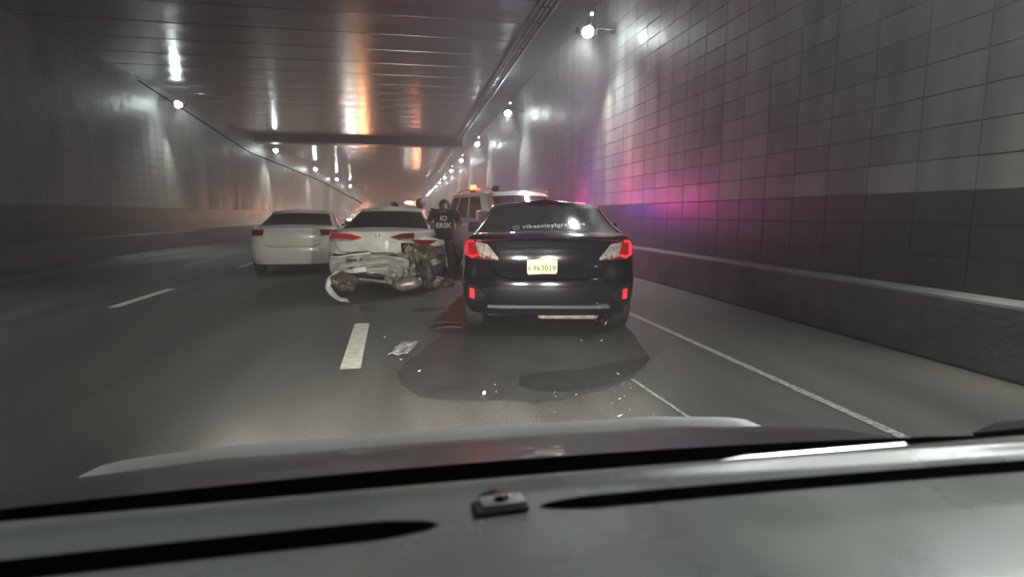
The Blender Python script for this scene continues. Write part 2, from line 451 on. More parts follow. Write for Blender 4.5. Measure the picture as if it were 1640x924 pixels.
def greenhouse(S):
    G = S['gh']; L = S['L']; rings = []; ns = 8
    for s_ in range(ns + 1):
        s = s_ / ns
        w = G['wb'] + (G['wt'] - G['wb']) * (s ** 1.25)
        yr = G['rb'] + (G['rt'] - G['rb']) * s ** .95
        yf = G['fb'] + (G['ft'] - G['fb']) * s
        P = loop(w, yr, yf, .22 + .06 * s, .3)
        ring = []
        for x, y in P:
            zb = lerpc(S['deck'], y) - .03
            mid = (G['rt'] + G['ft']) / 2
            zt = G['h'] - .05 * ((y - mid) / (G['ft'] - G['rt'])) ** 2 * 1.2 - .03 * (x / w) ** 2
            y2 = y + (.10 * (x / w) ** 2 if y < mid else -.14 * (x / w) ** 2) * (max(0, 1 - abs(y - (yr if y < mid else yf)) / .8))
            ring.append((x, y2, zb + (zt - zb) * s))
        rings.append(ring)
    last = rings[-1]
    mid = (G['rt'] + G['ft']) / 2
    for q in (.85, .6, .35, .12):
        rings.append([(x * q, mid + (y - mid) * (1 - .06 * (1 - q)), z + .03 * (1 - q * q) * 1.2) for x, y, z in last])
    bm, V = ringmesh(rings)
    n = len(V[-1]); bm.faces.new(V[-1])
    bmesh.ops.recalc_face_normals(bm, faces=bm.faces)
    return bm, V, ns
def glass_patch(V, rows, cols, off):
    """copy part of a greenhouse ring grid (a row range and a list of column indices), pushed outward"""
    bm = bmesh.new(); n = len(V[0])
    C = Vector((0, sum(v.y for v in V[0]) / n, .6))
    def nrm(r, c):
        a = V[r][(c + 1) % n] - V[r][(c - 1) % n]
        b = V[min(r + 1, len(V) - 1)][c % n] - V[max(r - 1, 0)][c % n]
        m = a.cross(b).normalized()
        if m.dot(V[r][c % n] - C) < 0: m = -m
        return m
    G = [[bm.verts.new(V[r][c % n] + nrm(r, c % n) * off) for c in cols] for r in rows]
    for a, b in zip(G, G[1:]):
        for k in range(len(cols) - 1): bm.faces.new((a[k], a[k + 1], b[k + 1], b[k]))
    return bm
def bool_cut(bm, cutters):
    me = bpy.data.meshes.new('tmp'); bm.to_mesh(me); bm.free()
    o = bpy.data.objects.new('tmp', me); COL.objects.link(o); cs = []
    for c in cutters:
        m2 = bpy.data.meshes.new('tmpc'); bmesh.ops.recalc_face_normals(c, faces=c.faces); c.to_mesh(m2); c.free()
        co = bpy.data.objects.new('tmpc', m2); COL.objects.link(co); cs.append(co)
        md = o.modifiers.new('b', 'BOOLEAN'); md.object = co; md.operation = 'DIFFERENCE'; md.solver = 'EXACT'
    bpy.context.view_layer.update()
    res = bpy.data.meshes.new_from_object(o.evaluated_get(bpy.context.evaluated_depsgraph_get()))
    out = bmesh.new(); out.from_mesh(res)
    for x in [o] + cs: bpy.data.objects.remove(x)
    return out
def bvh_of(*bms):
    vs, fs = [], []
    for bm in bms:
        bm.verts.ensure_lookup_table(); base = len(vs)
        bm.verts.index_update()
        vs += [v.co.copy() for v in bm.verts]; fs += [[base + v.index for v in f.verts] for f in bm.faces]
    return BVHTree.FromPolygons(vs, fs)
def hit(bvh, x, z, d=(0, 1, 0), src=-3):
    """point on a car seen from behind (d=+y) or from a side (d=+-x, then x means y)"""
    if abs(d[1]) > .5: o = Vector((x, src, z))
    else: o = Vector((src, x, z))
    r = bvh.ray_cast(o, Vector(d))
    return r[0]
def patch(bvh, top, bot, nu, nv, off, th, d=(0, 1, 0), src=-3):
    """lens or trim: rows between curve `bot` and `top` (each u -> (a, z)), laid on the body and given thickness"""
    dv = Vector(d); bm = bmesh.new(); A = []; B = []
    lastp = None
    for i in range(nu + 1):
        ra, rb = [], []
        for j in range(nv + 1):
            u = i / nu; v = j / nv
            pt = top(u); pb = bot(u)
            a = pb[0] + (pt[0] - pb[0]) * v; z = pb[1] + (pt[1] - pb[1]) * v
            h = hit(bvh, a, z, d, src)
            if h is None: h = lastp.copy() if lastp is not None else Vector((a, 0, z)) if abs(d[1]) > .5 else Vector((0, a, z))
            lastp = h
            ra.append(bm.verts.new(h - dv * off)); rb.append(bm.verts.new(h + dv * th))
        A.append(ra); B.append(rb)
    for i in range(nu):
        for j in range(nv):
            bm.faces.new((A[i][j], A[i + 1][j], A[i + 1][j + 1], A[i][j + 1]))
    for i in range(nu):
        for j in (0, nv):
            bm.faces.new((A[i][j], A[i + 1][j], B[i + 1][j], B[i][j]))
    for j in range(nv):
        for i in (0, nu):
            bm.faces.new((A[i][j], A[i][j + 1], B[i][j + 1], B[i][j]))
    return bm
def poly(pts):
    def f(u):
        t = u * (len(pts) - 1); i = min(int(t), len(pts) - 2); t -= i
        return (pts[i][0] + (pts[i + 1][0] - pts[i][0]) * t, pts[i][1] + (pts[i + 1][1] - pts[i][1]) * t)
    return f
def seam(bvh, pts, w=.006, off=.003, d=(0, 1, 0), src=-3, vertical=False):
    f = poly(pts)
    if vertical: return patch(bvh, lambda u: (f(u)[0] + w / 2, f(u)[1]), lambda u: (f(u)[0] - w / 2, f(u)[1]), (len(pts) - 1) * 5, 1, off, .004, d, src)
    return patch(bvh, lambda u: (f(u)[0], f(u)[1] + w / 2), lambda u: (f(u)[0], f(u)[1] - w / 2), (len(pts) - 1) * 5, 1, off, .004, d, src)
def mirror_pts(pts): return [(-x, z) for x, z in pts]
def wheel(parent, x, y, r, side, w=.21):
    bm = bmesh.new()
    prof = [(.60, -.5), (.86, -.5), (.96, -.42), (1, -.25), (1, .25), (.96, .42), (.86, .5), (.60, .5)]
    n = 36; rings = [[bm.verts.new((p[1] * w, math.cos(a) * p[0] * r, math.sin(a) * p[0] * r)) for p in prof] for a in [2 * math.pi * k / n for k in range(n)]]
    for k in range(n):
        a, b = rings[k], rings[(k + 1) % n]
        for q in range(len(prof) - 1): bm.faces.new((a[q], a[q + 1], b[q + 1], b[q]))
    wt = obj('wheel', bm, RUBBER, parent, smooth=True, loc=(x, y, r))
    bm = bmesh.new(); s = side
    cyl(bm, (s * w * .36, 0, 0), (s * w * .30, 0, 0), r * .62, n=28)
    for k in range(5):
        a = 2 * math.pi * k / 5
        box(bm, (s * w * .40, math.cos(a) * r * .32, math.sin(a) * r * .32), (.03, .07, r * .6), Matrix.Rotation(a + math.pi / 2 - math.pi, 4, 'X') @ Matrix.Rotation(0, 4, 'Z') if False else Matrix.Rotation(a - math.pi / 2, 4, 'X'))
    cyl(bm, (s * w * .36, 0, 0), (s * w * .48, 0, 0), .07, n=14)
    obj('rim', bm, RIM, wt, smooth=True)
    cy_ = bmesh.new(); cyl(cy_, (s * w * .15, 0, 0), (s * w * .28, 0, 0), r * .615, n=24); obj('brake_disc', cy_, DARKM, wt)
def underbody(S, root):
    L = S['L']
    bm = BX((0, L / 2, .30), (1.36, L - .9, .16)); obj('underbody', bm, DARKIN, root)
def side_details(S, root, bvh, paint):
    """doors, handles, mirrors along both sides"""
    L = S['L']; dk = S['doors']
    for s in (-1, 1):
        d = (-s, 0, 0); src = s * 3
        for y in dk:
            obj('door_seam', seam(bvh, [(y, .36), (y, S['belt'] - .03)], .008, .002, d, src, vertical=True), VOID, root)
        for y in (dk[0] + .18, dk[1] + .18):
            h = hit(bvh, y, S['belt'] - .14, d, src)
            if h is not None: obj('door_handle', BX(h + Vector((s * .022, 0, 0)), (.03, .19, .03), bev=.01), paint, root)
        my = dk[2] - .12
        h = hit(bvh, my, S['belt'] + .03, d, src)
        bm = bmesh.new(); bz = S['belt'] + .10
        mw = S.get('mw', .20)
        box(bm, (s * (S['w'] + .10), my, bz), (mw, .13, .14 * mw / .2), Matrix.Rotation(-s * .1, 4, 'Z'), bev=.035)
        mo = obj('side_mirror', bm, S.get('mirror_mat', paint), root, smooth=True)
        obj('mirror_arm', BX((s * (S['w'] - .02), my + .02, bz - .04), (.12, .06, .05), bev=.015), BLACK, mo)
        obj('mirror_glass', BX((s * (S['w'] + .10), my - .072, bz), (mw * .8, .008, .11 * mw / .2)), GLASS2, mo)

def make_car(name, label, loc, rz, S, paint, glass, group=None):
    root = thing(name, label, S.get('cat', 'car'), loc, rz, group)
    body = car_shell(S)
    L = S['L']
    cut = []
    for y in S['axles']:
        cut.append(CY((-1.2, y, S['wr'] + .02), (1.2, y, S['wr'] + .02), S['wr'] + .055, n=40))
    S['raw'] = bvh_of(body)
    body = bool_cut(body, cut)
    gh, V, ns = greenhouse(S)
    bvh = bvh_of(body, gh); S['bvh'] = bvh; S['V'] = V
    if S.get('deform'):
        for b in (body, gh):
            if b is body: bmesh.ops.subdivide_edges(b, edges=[e for e in b.edges if all(v.co.y < 1.0 for v in e.verts)], cuts=1, use_grid_fill=True)
            for v in b.verts: v.co = S['deform'](v.co)
        if S.get('remove'):
            bmesh.ops.delete(body, geom=[f for f in body.faces if S['remove'](f.calc_center_median())], context='FACES')
    V = [[v.co.copy() for v in r] for r in V]; S['Vc'] = V
    obj('body', body, paint, root, smooth=True, angle=32)
    roof = obj('roof', gh, paint, root, smooth=True, angle=45)
    n = len(V[0])
    # windows
    rw = list(range(-3, NR + 4)) if not S.get('boxy') else list(range(-2, NR + 3))
    g = S.get('grow', (1, 7))
    def win(nm, cols, r0=None, r1=None):
        return obj(nm, glass_patch(V, list(range((r0 if r0 is not None else g[0]), (r1 or g[1]) + 1)), cols, .005), glass, root, smooth=True, angle=60)
    win('rear_window', rw, 0 if not S.get('boxy') else None)
    f0 = NR + NC + NS + NC
    win('windshield', list(range(f0 - 3, f0 + NR + 4)))
    rs = NR + NC
    for a, b in S['sidewin']:
        win('side_window', list(range(rs + a, rs + b + 1)))
        ls = f0 + NR + NC
        win('side_window', list(range(ls + NS - b, ls + NS - a + 1)))
    for y in S['axles']:
        for s in (-1, 1):
            wheel(root, s * (S['w'] - .115), y, S['wr'], s)
    for y in S['axles']:
        obj('wheel_well', BX((0, y, S['wr'] + .1), (1.25, .78, .5)), DARKIN, root)
    underbody(S, root)
    side_details(S, root, S['bvh'], paint)
    return root, S

def sedan_spec(**k):
    S = dict(L=4.60, z0=.24, w=.90, belt=.94, rr=.34, bulge=.10, crown=.03,
        deck=[(0, 1.00), (.35, 1.035), (.9, 1.02), (1.6, .955), (3.0, .93), (3.5, .90), (4.0, .82), (4.6, .66)],
        # height fraction, half width, rear inset, front inset
        levels=[(0, .84, .10, .12), (.10, .875, .06, .05), (.22, .895, .02, .0), (.36, .90, .0, .0), (.50, .90, .0, .02), (.58, .895, .035, .04), (.70, .895, .05, .06), (.82, .885, .055, .10), (.91, .86, .035, .15), (.965, .83, .02, .20), (.99, .80, .035, .25), (1.0, .77, .06, .3)],
        gh=dict(wb=.82, wt=.66, rb=.34, rt=1.62, fb=3.42, ft=2.55, h=1.385),
        axles=(.86, 3.62), wr=.325, doors=(1.25, 2.15, 3.15), sidewin=((3, 9), (10, 17)))
    S.update(k); return S

# ---- black sedan ahead
S1 = sedan_spec()
bc, S1 = make_car('black_sedan', 'black sedan standing ahead with its red tail lights lit and yellow plate', (1.375, 5.48, 0), R(-12), S1, PBLACK, GLASS2)
b1 = S1['bvh']; bc.scale = (1.05,) * 3
for s in (-1, 1):
    mp = (lambda L_: [(s * a, z) for a, z in L_])
    # C shaped lamp: outer red upper bar, outer block, lower bar, with clear inner wedge
    up = mp([(.50, .965), (.62, .985), (.74, .985), (.845, .96)]); upb = mp([(.50, .945), (.62, .945), (.70, .93), (.845, .90)])
    dirs = (0, 1, 0)
    tl = obj('tail_light', patch(b1, poly(mp([(.735, .985), (.79, .985), (.855, .965)])), poly(mp([(.68, .83), (.76, .79), (.845, .83)])), 10, 6, .014, .01), REDL, bc, smooth=True)
    lit = REDLIT if s > 0 else REDL2
    obj('light_guide', patch(b1, poly(mp([(.745, .975), (.80, .974), (.850, .957)])), poly(mp([(.745, .955), (.80, .952), (.850, .93)])), 8, 1, .020, .01), lit, tl, smooth=True)
    obj('light_guide', patch(b1, poly(mp([(.805, .945), (.848, .93)])), poly(mp([(.80, .845), (.845, .85)])), 4, 5, .020, .01), lit, tl, smooth=True)
    obj('light_guide', patch(b1, poly(mp([(.70, .845), (.76, .828), (.845, .848)])), poly(mp([(.69, .828), (.76, .80), (.845, .83)])), 8, 1, .020, .01), lit, tl, smooth=True)
    obj('upper_red_bar', patch(b1, poly(mp([(.40, .992), (.54, .990), (.72, .985)])), poly(mp([(.40, .987), (.54, .978), (.72, .960)])), 10, 2, .010, .01), REDDARK, tl, smooth=True)
    obj('lower_red_bar', patch(b1, poly(mp([(.52, .80), (.62, .83), (.72, .845)])), poly(mp([(.52, .79), (.62, .79), (.74, .80)])), 8, 2, .012, .01), REDDARK, tl, smooth=True)
    obj('clear_lens', patch(b1, poly(mp([(.49, .81), (.60, .945), (.725, .962)])), poly(mp([(.49, .79), (.60, .80), (.725, .83)])), 8, 5, .012, .01), CLEARL, tl, smooth=True)
    obj('reflector', patch(b1, poly(mp([(.735, .50), (.785, .50)])), poly(mp([(.735, .40), (.785, .40)])), 4, 4, .012, .01), REDLIT, bc, smooth=True)  # reflector is no lamp; its emission stands in for returned headlight light
    obj('corner_vent', patch(b1, poly(mp([(.62, .455), (.72, .53), (.82, .54)])), poly(mp([(.62, .43), (.72, .37), (.82, .36)])), 8, 4, .004, .01), BLACK, bc, smooth=True)
obj('boot_seam', seam(b1, [(-.72, .97), (-.60, .80), (-.52, .66), (-.40, .615), (.40, .615), (.52, .66), (.60, .80), (.72, .97)], .010, .002), VOID, bc)
obj('boot_crease', patch(b1, poly([(-.50, .90), (0, .915), (.50, .90)]), poly([(-.50, .885), (0, .90), (.50, .885)]), 14, 1, .010, .01), PBLACK, bc, smooth=True)
obj('bumper_seam', seam(b1, [(-.86, .61), (-.55, .60), (.55, .60), (.86, .61)], .008, .002), VOID, bc)
obj('diffuser_trim', patch(b1, poly([(-.60, .345), (0, .35), (.60, .345)]), poly([(-.60, .315), (0, .32), (.60, .315)]), 16, 1, .018, .01), mat('satin_trim', (.22, .22, .24), .35, metal=.6), bc, smooth=True)
ex = obj('exhaust_pipe', CY((.50, .06, .22), (.50, .35, .22), .045, n=20, caps=False), CHROME, bc, smooth=True)
obj('exhaust_tip', CY((.50, -.01, .225), (.50, .14, .225), .068, .055, n=20, caps=False), CHROME, ex, smooth=True)
obj('muffler', BX((.20, .32, .235), (.62, .22, .12), bev=.05), MUFF, bc, smooth=True)
obj('rear_axle_beam', CY((-.62, .80, .27), (.62, .80, .27), .035, n=12), MUFF, bc, smooth=True)
# brake light, antenna, plate, sticker
obj('high_brake_light', patch(b1, poly([(-.12, 1.315), (.12, 1.315)]), poly([(-.12, 1.30), (.12, 1.30)]), 6, 1, .008, .004), REDDARK, bc)
h = b1.ray_cast(Vector((0, 1.75, 3)), Vector((0, 0, -1)))[0]
obj('fin_antenna', grid(6, 3, lambda u, v: (0.02 * (1 - u * .8) * math.cos(v * math.pi), h.y + u * .12 + (0), h.z - .005 + (1 - (1 - u) ** 2) * 0 + (.06 * (1 - abs(1 - 2 * u)) + .002) * math.sin(v * math.pi))), BLACK, bc, smooth=True)
hp = hit(b1, 0, .75)
pl = obj('licence_plate', BX((0, hp.y - .018, .752), (.305, .008, .155), bev=.003), PLATE, bc); pl.scale = (.9, 1, .9); pl.location = (-.065, 0, .045)
obj('plate_frame', BX((0, hp.y - .010, .752), (.325, .008, .172), bev=.003), mat('plate_rim', (.5, .5, .47), .5), pl)
def flat_text(s, size, x, y, z, m, parent, name='lettering', xs=1.0):
    me = textmesh(s, size); b = bmesh.new(); b.from_mesh(me); bpy.data.meshes.remove(me)
    for v in b.verts: v.co = Vector((x + v.co.x * xs, y, z + v.co.y))
    return obj(name, b, m, parent)
flat_text('963029', .082, .024, hp.y - .0235, .742, INK, pl, 'plate_number')
flat_text('A', .075, -.137, hp.y - .0235, .742, INK, pl, 'plate_letter', .7)
flat_text('REP. DOMINICANA', .020, 0, hp.y - .0235, .815, INK, pl, 'plate_heading') if False else None
obj('plate_crest', BX((.0, hp.y - .020, .835), (.13, .006, .018)), PLATE, pl)
# sticker across the rear window
me = textmesh('vibesvinylgraphics', .062, spacing=1.2, bold=.04); b = bmesh.new(); b.from_mesh(me); bpy.data.meshes.remove(me)
def on_glass(x, z, off=.010):
    h = hit(b1, x, z); return h + Vector((0, -off, off * .5)) if h is not None else Vector((x, .6, z))
xmin = min(v.co.x for v in b.verts); xmax = max(v.co.x for v in b.verts)
for v in b.verts:
    xx = (v.co.x - xmin) / (xmax - xmin) * .70 - .27
    v.co = on_glass(xx, 1.088 + (xx + .27) * .045 + v.co.y * .80)
rwin = [c for c in bc.children if c.name.startswith('rear_window')][0]
obj('lettering', b, VINYL, rwin)
def ringdecal(fn, w, name):
    bm = bmesh.new(); n = 40; A = []; B = []
    for k in range(n):
        a = 2 * math.pi * k / n; x, z = fn(a, 1); x2, z2 = fn(a, 1 - w)
        A.append(bm.verts.new(on_glass(x, z))); B.append(bm.verts.new(on_glass(x2, z2)))
    for k in range(n): bm.faces.new((A[k], A[(k + 1) % n], B[(k + 1) % n], B[k]))
    return obj(name, bm, VINYL, rwin)
def sq(a, r):
    c, s = math.cos(a), math.sin(a); q = (abs(c) ** 4 + abs(s) ** 4) ** -.25
    return (-.335 + c * q * .036 * r, 1.080 + s * q * .020 * r)
ringdecal(sq, .14, 'camera_emblem')
ringdecal(lambda a, r: (-.335 + math.cos(a) * .018 * r, 1.080 + math.sin(a) * .010 * r), .3, 'camera_emblem')

for c0 in (-NC + 1, NR + NC - 1):
    Vc = S1['Vc']; n_ = len(Vc[0])
    obj('window_trim', TU([Vc[r][c0 % n_] + Vector((0, -.012, .004)) for r in range(1, 8)], .008, 6), CHROME, bc, smooth=True)
obj('window_trim', TU([Vc[1][k % n_] + Vector((0, -.010, .004)) for k in range(NR - 2, NR + NC)], .007, 6), CHROME, bc, smooth=True)
# ---- crashed silver sedan
def crash(co):
    c = co.copy()
    if c.y < 1.6:
        k = max(0, 1 - c.y / 1.6)
        # right rear corner pushed in and crumpled
        r = max(0, (c.x - .15) / .75) * k * max(0, min(1, (1.0 - c.z) / .25))
        c.y += .42 * r; c.x -= .16 * r
        nn = noise.noise(c * 5.5) * .09 + noise.noise(c * 13) * .035
        c.y += nn * r * 1.6; c.x += nn * r; c.z += noise.noise(c * 7 + Vector((3, 1, 2))) * .05 * r
        lo = k * max(0, (.8 - c.z)) * .12
        c.y += noise.noise(c * 4) * lo * 1.2
    return c
def gone(p):
    if p.y < .42 and p.z < .66 and p.y > -1: return True
    if p.x > .35 and p.y < 1.0 and p.z < .84 - .1 * (p.y) : return True
    return False
S2 = sedan_spec(deform=crash, remove=gone, gh=dict(wb=.78, wt=.56, rb=.50, rt=1.35, fb=3.42, ft=2.55, h=1.415),
    deck=[(0, 1.02), (.35, 1.05), (.9, 1.03), (1.6, .955), (3.0, .93), (3.5, .90), (4.0, .82), (4.6, .66)])
wc, S2 = make_car('crashed_sedan', 'silver white sedan with its rear bumper torn off and right rear corner crushed', (-.50, 9.15, 0), R(-7), S2, PWHITE, GLASS)
b2 = S2['bvh']
for s in (-1, 1):
    mp = (lambda L_: [(s * a, z) for a, z in L_])
    p = patch(b2, poly(mp([(.26, .93), (.45, .985), (.84, 1.0)])), poly(mp([(.26, .915), (.42, .87), (.84, .86)])), 12, 4, .012, .01)
    if s > 0:
        for v in p.verts: v.co = crash(v.co) + Vector((-.05, -.02, .0))
    tl = obj('tail_light', p, REDDARK if s > 0 else REDL, wc, smooth=True)
    p = patch(b2, poly(mp([(.42, .895), (.60, .905), (.80, .90)])), poly(mp([(.42, .872), (.60, .868), (.80, .865)])), 8, 1, .016, .006)
    if s > 0:
        for v in p.verts: v.co = crash(v.co) + Vector((-.05, -.02, 0))
    obj('pale_strip', p, CLEARL, tl, smooth=True)
    if s < 0:
        obj('light_cowl', patch(b2, poly(mp([(.62, 1.03), (.80, 1.03)])), poly(mp([(.62, 1.005), (.80, 1.003)])), 5, 1, .01, .01), BLACK, tl, smooth=True)
obj('boot_lip', patch(b2, poly([(-.66, 1.045), (0, 1.05), (.60, 1.04)]), poly([(-.66, 1.015), (0, 1.02), (.60, 1.01)]), 14, 2, .03, .01), PWHITE, wc, smooth=True)
obj('boot_seam', seam(b2, [(-.74, .93), (-.70, .80), (-.62, .70), (-.3, .675), (.25, .68)], .014, .002), VOID, wc)
for sx in (-1, 1): # winged emblem: two slanted strokes
    obj('emblem', BX((sx * .028, hit(b2, 0, .955).y - .012, .955), (.012, .008, .062), Matrix.Rotation(sx * .35, 4, 'Y')), CHROME, wc)
h = b2.ray_cast(Vector((0, 1.6, 3)), Vector((0, 0, -1)))[0]
obj('fin_antenna', TU([(0, h.y - .05, h.z - .01), (0, h.y + .0, h.z + .05), (0, h.y + .1, h.z)], [.02, .016, .02], 8), BLACK, wc, smooth=True)
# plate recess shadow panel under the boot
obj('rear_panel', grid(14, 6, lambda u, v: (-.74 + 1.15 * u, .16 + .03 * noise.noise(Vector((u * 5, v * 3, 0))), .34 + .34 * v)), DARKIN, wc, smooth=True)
obj('crash_beam', TU([(-.66, .12, .50), (-.3, .05, .515), (.1, .05, .50), (.38, .18, .47)], .05, 4), CRUMP2, wc)
def crumple(nm, c, size, m, seed, amp=.5, parent=wc, rot=None, n=18):
    """a torn, folded sheet of metal"""
    sd = Vector((seed * 3.1, seed * 1.7, seed))
    def f(u, v):
        p = Vector(((u - .5) * size[0], 0, (v - .5) * size[2]))
        q = p * (2.6 / max(size[0], size[2])) + sd
        p.y += noise.noise(q) * size[1] * amp * 2 + abs(noise.noise(q * 2.3)) * size[1] * amp
        p.x += noise.noise(q * 1.7 + Vector((5, 5, 5))) * size[0] * .16
        p.z += noise.noise(q * 1.9 + Vector((9, 2, 5))) * size[2] * .16
        e = min(u, 1 - u, v, 1 - v)
        if e < .12: p += noise.noise_vector(q * 4) * .05 * (1 - e / .12)
        return Vector(c) + (rot @ p if rot else p)
    return obj(nm, thick(grid(n, n, f), .006), m, parent, smooth=True, angle=35)
crumple('crushed_quarter_panel', (.68, .42, .62), (.60, .34, .62), CRUMP, 1.3, rot=Matrix.Rotation(.55, 3, 'Z'))
crumple('inner_wing', (.62, .42, .42), (.55, .3, .42), CRUMP, 2.9, rot=Matrix.Rotation(.3, 3, 'Z'))
crumple('folded_floor_pan', (.30, .16, .42), (.62, .2, .26), CRUMP, 4.4, rot=Matrix.Rotation(-.1, 3, 'Y'))
crumple('torn_liner', (.80, .70, .38), (.40, .25, .62), DARKIN, 6.1, rot=Matrix.Rotation(.8, 3, 'Z'))
crumple('bent_lamp_mount', (.52, .22, .62), (.24, .16, .26), mat('torn_metal_pale', (.27, .25, .19), .45, metal=.3, nscale=9, namt=.5), 7.7, rot=Matrix.Rotation(.5, 3, 'Y'), n=12)
crumple('bent_bracket', (.40, .10, .54), (.16, .12, .30), MATS['torn_metal_pale'], 9.3, rot=Matrix.Rotation(-.4, 3, 'Y'), n=12)
# lifted arch over the right wheel: pale folded wing flicking outwards
obj('bent_wing_edge', thick(grid(14, 3, lambda u, v: (.60 + .42 * u, .22 + .25 * u + .03 * v, .965 - .11 * u - .06 * v - .07 * math.sin(u * 3) * v)), .008), PWHITE, wc, smooth=True)
obj('torn_wing_edge', thick(grid(12, 2, lambda u, v: (1.0 - .03 * v + .05 * math.sin(u * 2), .55 + .35 * u, .80 - .45 * u + .05 * v)), .008), PWHITE, wc, smooth=True)
obj('dark_wing_fold', thick(grid(10, 3, lambda u, v: (.50 + .42 * u, .18 + .22 * u, .88 - .02 * u - (.09 * math.sin(u * math.pi)) * v)), .006), REDDARK, wc, smooth=True)
# muffler hanging on the right
mf = obj('hanging_muffler', TU([(.20, .02, .17), (.28, -.02, .165), (.36, -.03, .17), (.55, .0, .20), (.64, .03, .215), (.68, .05, .22)], [.02, .07, .105, .105, .075, .03], 16), MUFF, wc, smooth=True)
obj('exhaust_pipe', TU([(-.38, .05, .27), (-.1, .02, .245), (.15, .01, .21), (.30, -.02, .18)], .026, 10), MUFF, mf, smooth=True)
# torn bumper cover, hanging down at the left
def bump(u, v):
    a = u * 1.0
    x = -.70 + 1.20 * u
    y = -.10 - .16 * math.sin(min(1, u * 1.4) * math.pi) + .10 * noise.noise(Vector((u * 4, v * 2, 1)))
    ztop = .585 + .11 * math.sin(u * math.pi * .9) - .05 * u
    zb = .40 + .13 * math.sin(u * math.pi * .8)
    return (x, y - .10 * (1 - v), zb + (ztop - zb) * v + .02 * noise.noise(Vector((u * 6, v * 3, 5))))
bp = obj('torn_bumper', thick(grid(28, 6, bump), .008), CRUMP2, wc, smooth=True, angle=40)
obj('bumper_recess', BX((-.35, -.30, .585), (.16, .02, .04)), DARKIN, bp)
obj('bumper_clip', BX((-.20, -.30, .595), (.05, .03, .05), Matrix.Rotation(.4, 4, 'Y')), CHROME, bp)
obj('white_bracket', BX((-.24, -.26, .44), (.20, .05, .085), Matrix.Rotation(-.12, 4, 'Y'), bev=.012), PWHITE2, bp)
obj('white_bracket_arm', BX((-.02, -.20, .44), (.36, .03, .06), Matrix.Rotation(-.05, 4, 'Y'), bev=.01), MATS['torn_metal_pale'], bp)
obj('bumper_edge_trim', TU([(-.70, -.1, .62), (-.5, -.25, .645), (-.3, -.32, .68), (-.05, -.34, .70)], .014, 8), PWHITE2, bp, smooth=True)
# bumper skirt loop curling down to the road
arc = [(-.30, -.26, .42), (-.46, -.28, .425), (-.60, -.32, .39), (-.68, -.36, .30), (-.69, -.42, .20), (-.63, -.50, .13), (-.54, -.60, .08), (-.42, -.72, .05), (-.30, -.80, .04)]
def ribbon(u, v):
    t = u * (len(arc) - 1); i = min(int(t), len(arc) - 2); t -= i
    p = Vector(arc[i]).lerp(Vector(arc[i + 1]), t); c = Vector((-.48, -.42, .26)); o_ = (p - c).normalized()
    return p + o_ * ((v - .5) * .085 + .015 * noise.noise(p * 9)) + Vector((0, -.035 * math.sin(v * math.pi) + .02 * noise.noise(p * 7), 0))
obj('bumper_skirt', thick(grid(48, 5, ribbon), .008), PWHITE2, bp, smooth=True)
for k in range(5):
    z0 = random.uniform(.45, .65); x0 = .28 + .1 * k
    obj('torn_wire', TU([(x0, .10, z0), (x0 + .03, -.02, z0 - .12), (x0 - .05 + .03 * k, -.08, z0 - .27), (x0 + .02, -.10, z0 - .36 + .04 * k)], .006, 5), BLACK, wc, smooth=True)
crumple('creased_fender', (.80, .50, .42), (.34, .28, .66), MATS['torn_metal_brown'], 12.2, rot=Matrix.Rotation(1.0, 3, 'Z'))
crumple('bumper_foam', (.34, -.06, .36), (.46, .2, .2), mat('bumper_foam_grey', (.20, .19, .165), .9, nscale=18, namt=.5, bump=.6, bscale=30), 15.7, rot=Matrix.Rotation(-.2, 3, 'Y'))
crumple('torn_plastic_skin', (.10, -.14, .44), (.55, .22, .16), CRUMP2, 18.1, rot=Matrix.Rotation(.12, 3, 'Y'))
obj('skirt_panel', thick(grid(10, 24, lambda u, v: (lambda c, q: (-.44 + .20 * u * c * (1 + .14 * math.sin(3 * v * 6.283)), -.40 - .10 * u * q + .04 * noise.noise(Vector((c * 2, q * 2, u * 2))), .27 + .16 * u * q * (1 + .10 * math.sin(5 * v * 6.283))))(math.cos(v * 6.283), math.sin(v * 6.283))), .006), CRUMP, bp, smooth=True)
obj('underbody_shield', BX((-.1, .5, .22), (1.2, .9, .04)), DARKIN, wc)

# ---- white suv facing the viewpoint, red beacon on its roof
S3 = dict(L=4.55, z0=.28, w=.92, belt=1.08, rr=.28, bulge=.05, crown=.03, cat='police car', mw=.26,
    deck=[(0, 1.10), (.4, 1.10), (1.6, 1.08), (3.1, 1.08), (3.5, 1.06), (4.1, 1.0), (4.55, .85)],
    levels=[(0, .86, .10, .10), (.12, .90, .03, .03), (.3, .92, 0, 0), (.5, .92, .0, .0), (.7, .91, .02, .02), (.85, .90, .03, .05), (.95, .87, .04, .1), (1.0, .83, .07, .16)],
    gh=dict(wb=.84, wt=.68, rb=.10, rt=.32, fb=3.45, ft=2.70, h=1.66), boxy=True,
    axles=(.82, 3.55), wr=.36, doors=(1.15, 2.1, 3.05), sidewin=((1, 6), (7, 13), (14, 21)))
sv, S3 = make_car('police_suv', 'white suv with dark windows facing this way behind the black sedan, red beacon flashing', (1.60, 14.75, 0), R(180 + 17), S3, PWHITE2, GLASS)
sv.scale = (1.07,) * 3; bpy.context.view_layer.update()
for s in (-1, 1):
    obj('roof_rail', TU([(s * .58, .55, 1.66), (s * .58, .8, 1.71), (s * .58, 2.3, 1.71), (s * .58, 2.6, 1.66)], .018, 8), STEEL, sv, smooth=True)
obj('rack_foot', BX((.60, 2.62, 1.70), (.10, .12, .11), bev=.02), BLACK, sv)
bk = obj('beacon_base', CY((.52, 1.35, 1.66), (.52, 1.35, 1.70), .07, n=16), BLACK, sv)
obj('beacon_dome', CY((.52, 1.35, 1.70), (.52, 1.35, 1.82), .07, .055, n=16), BEACR, bk, smooth=True)
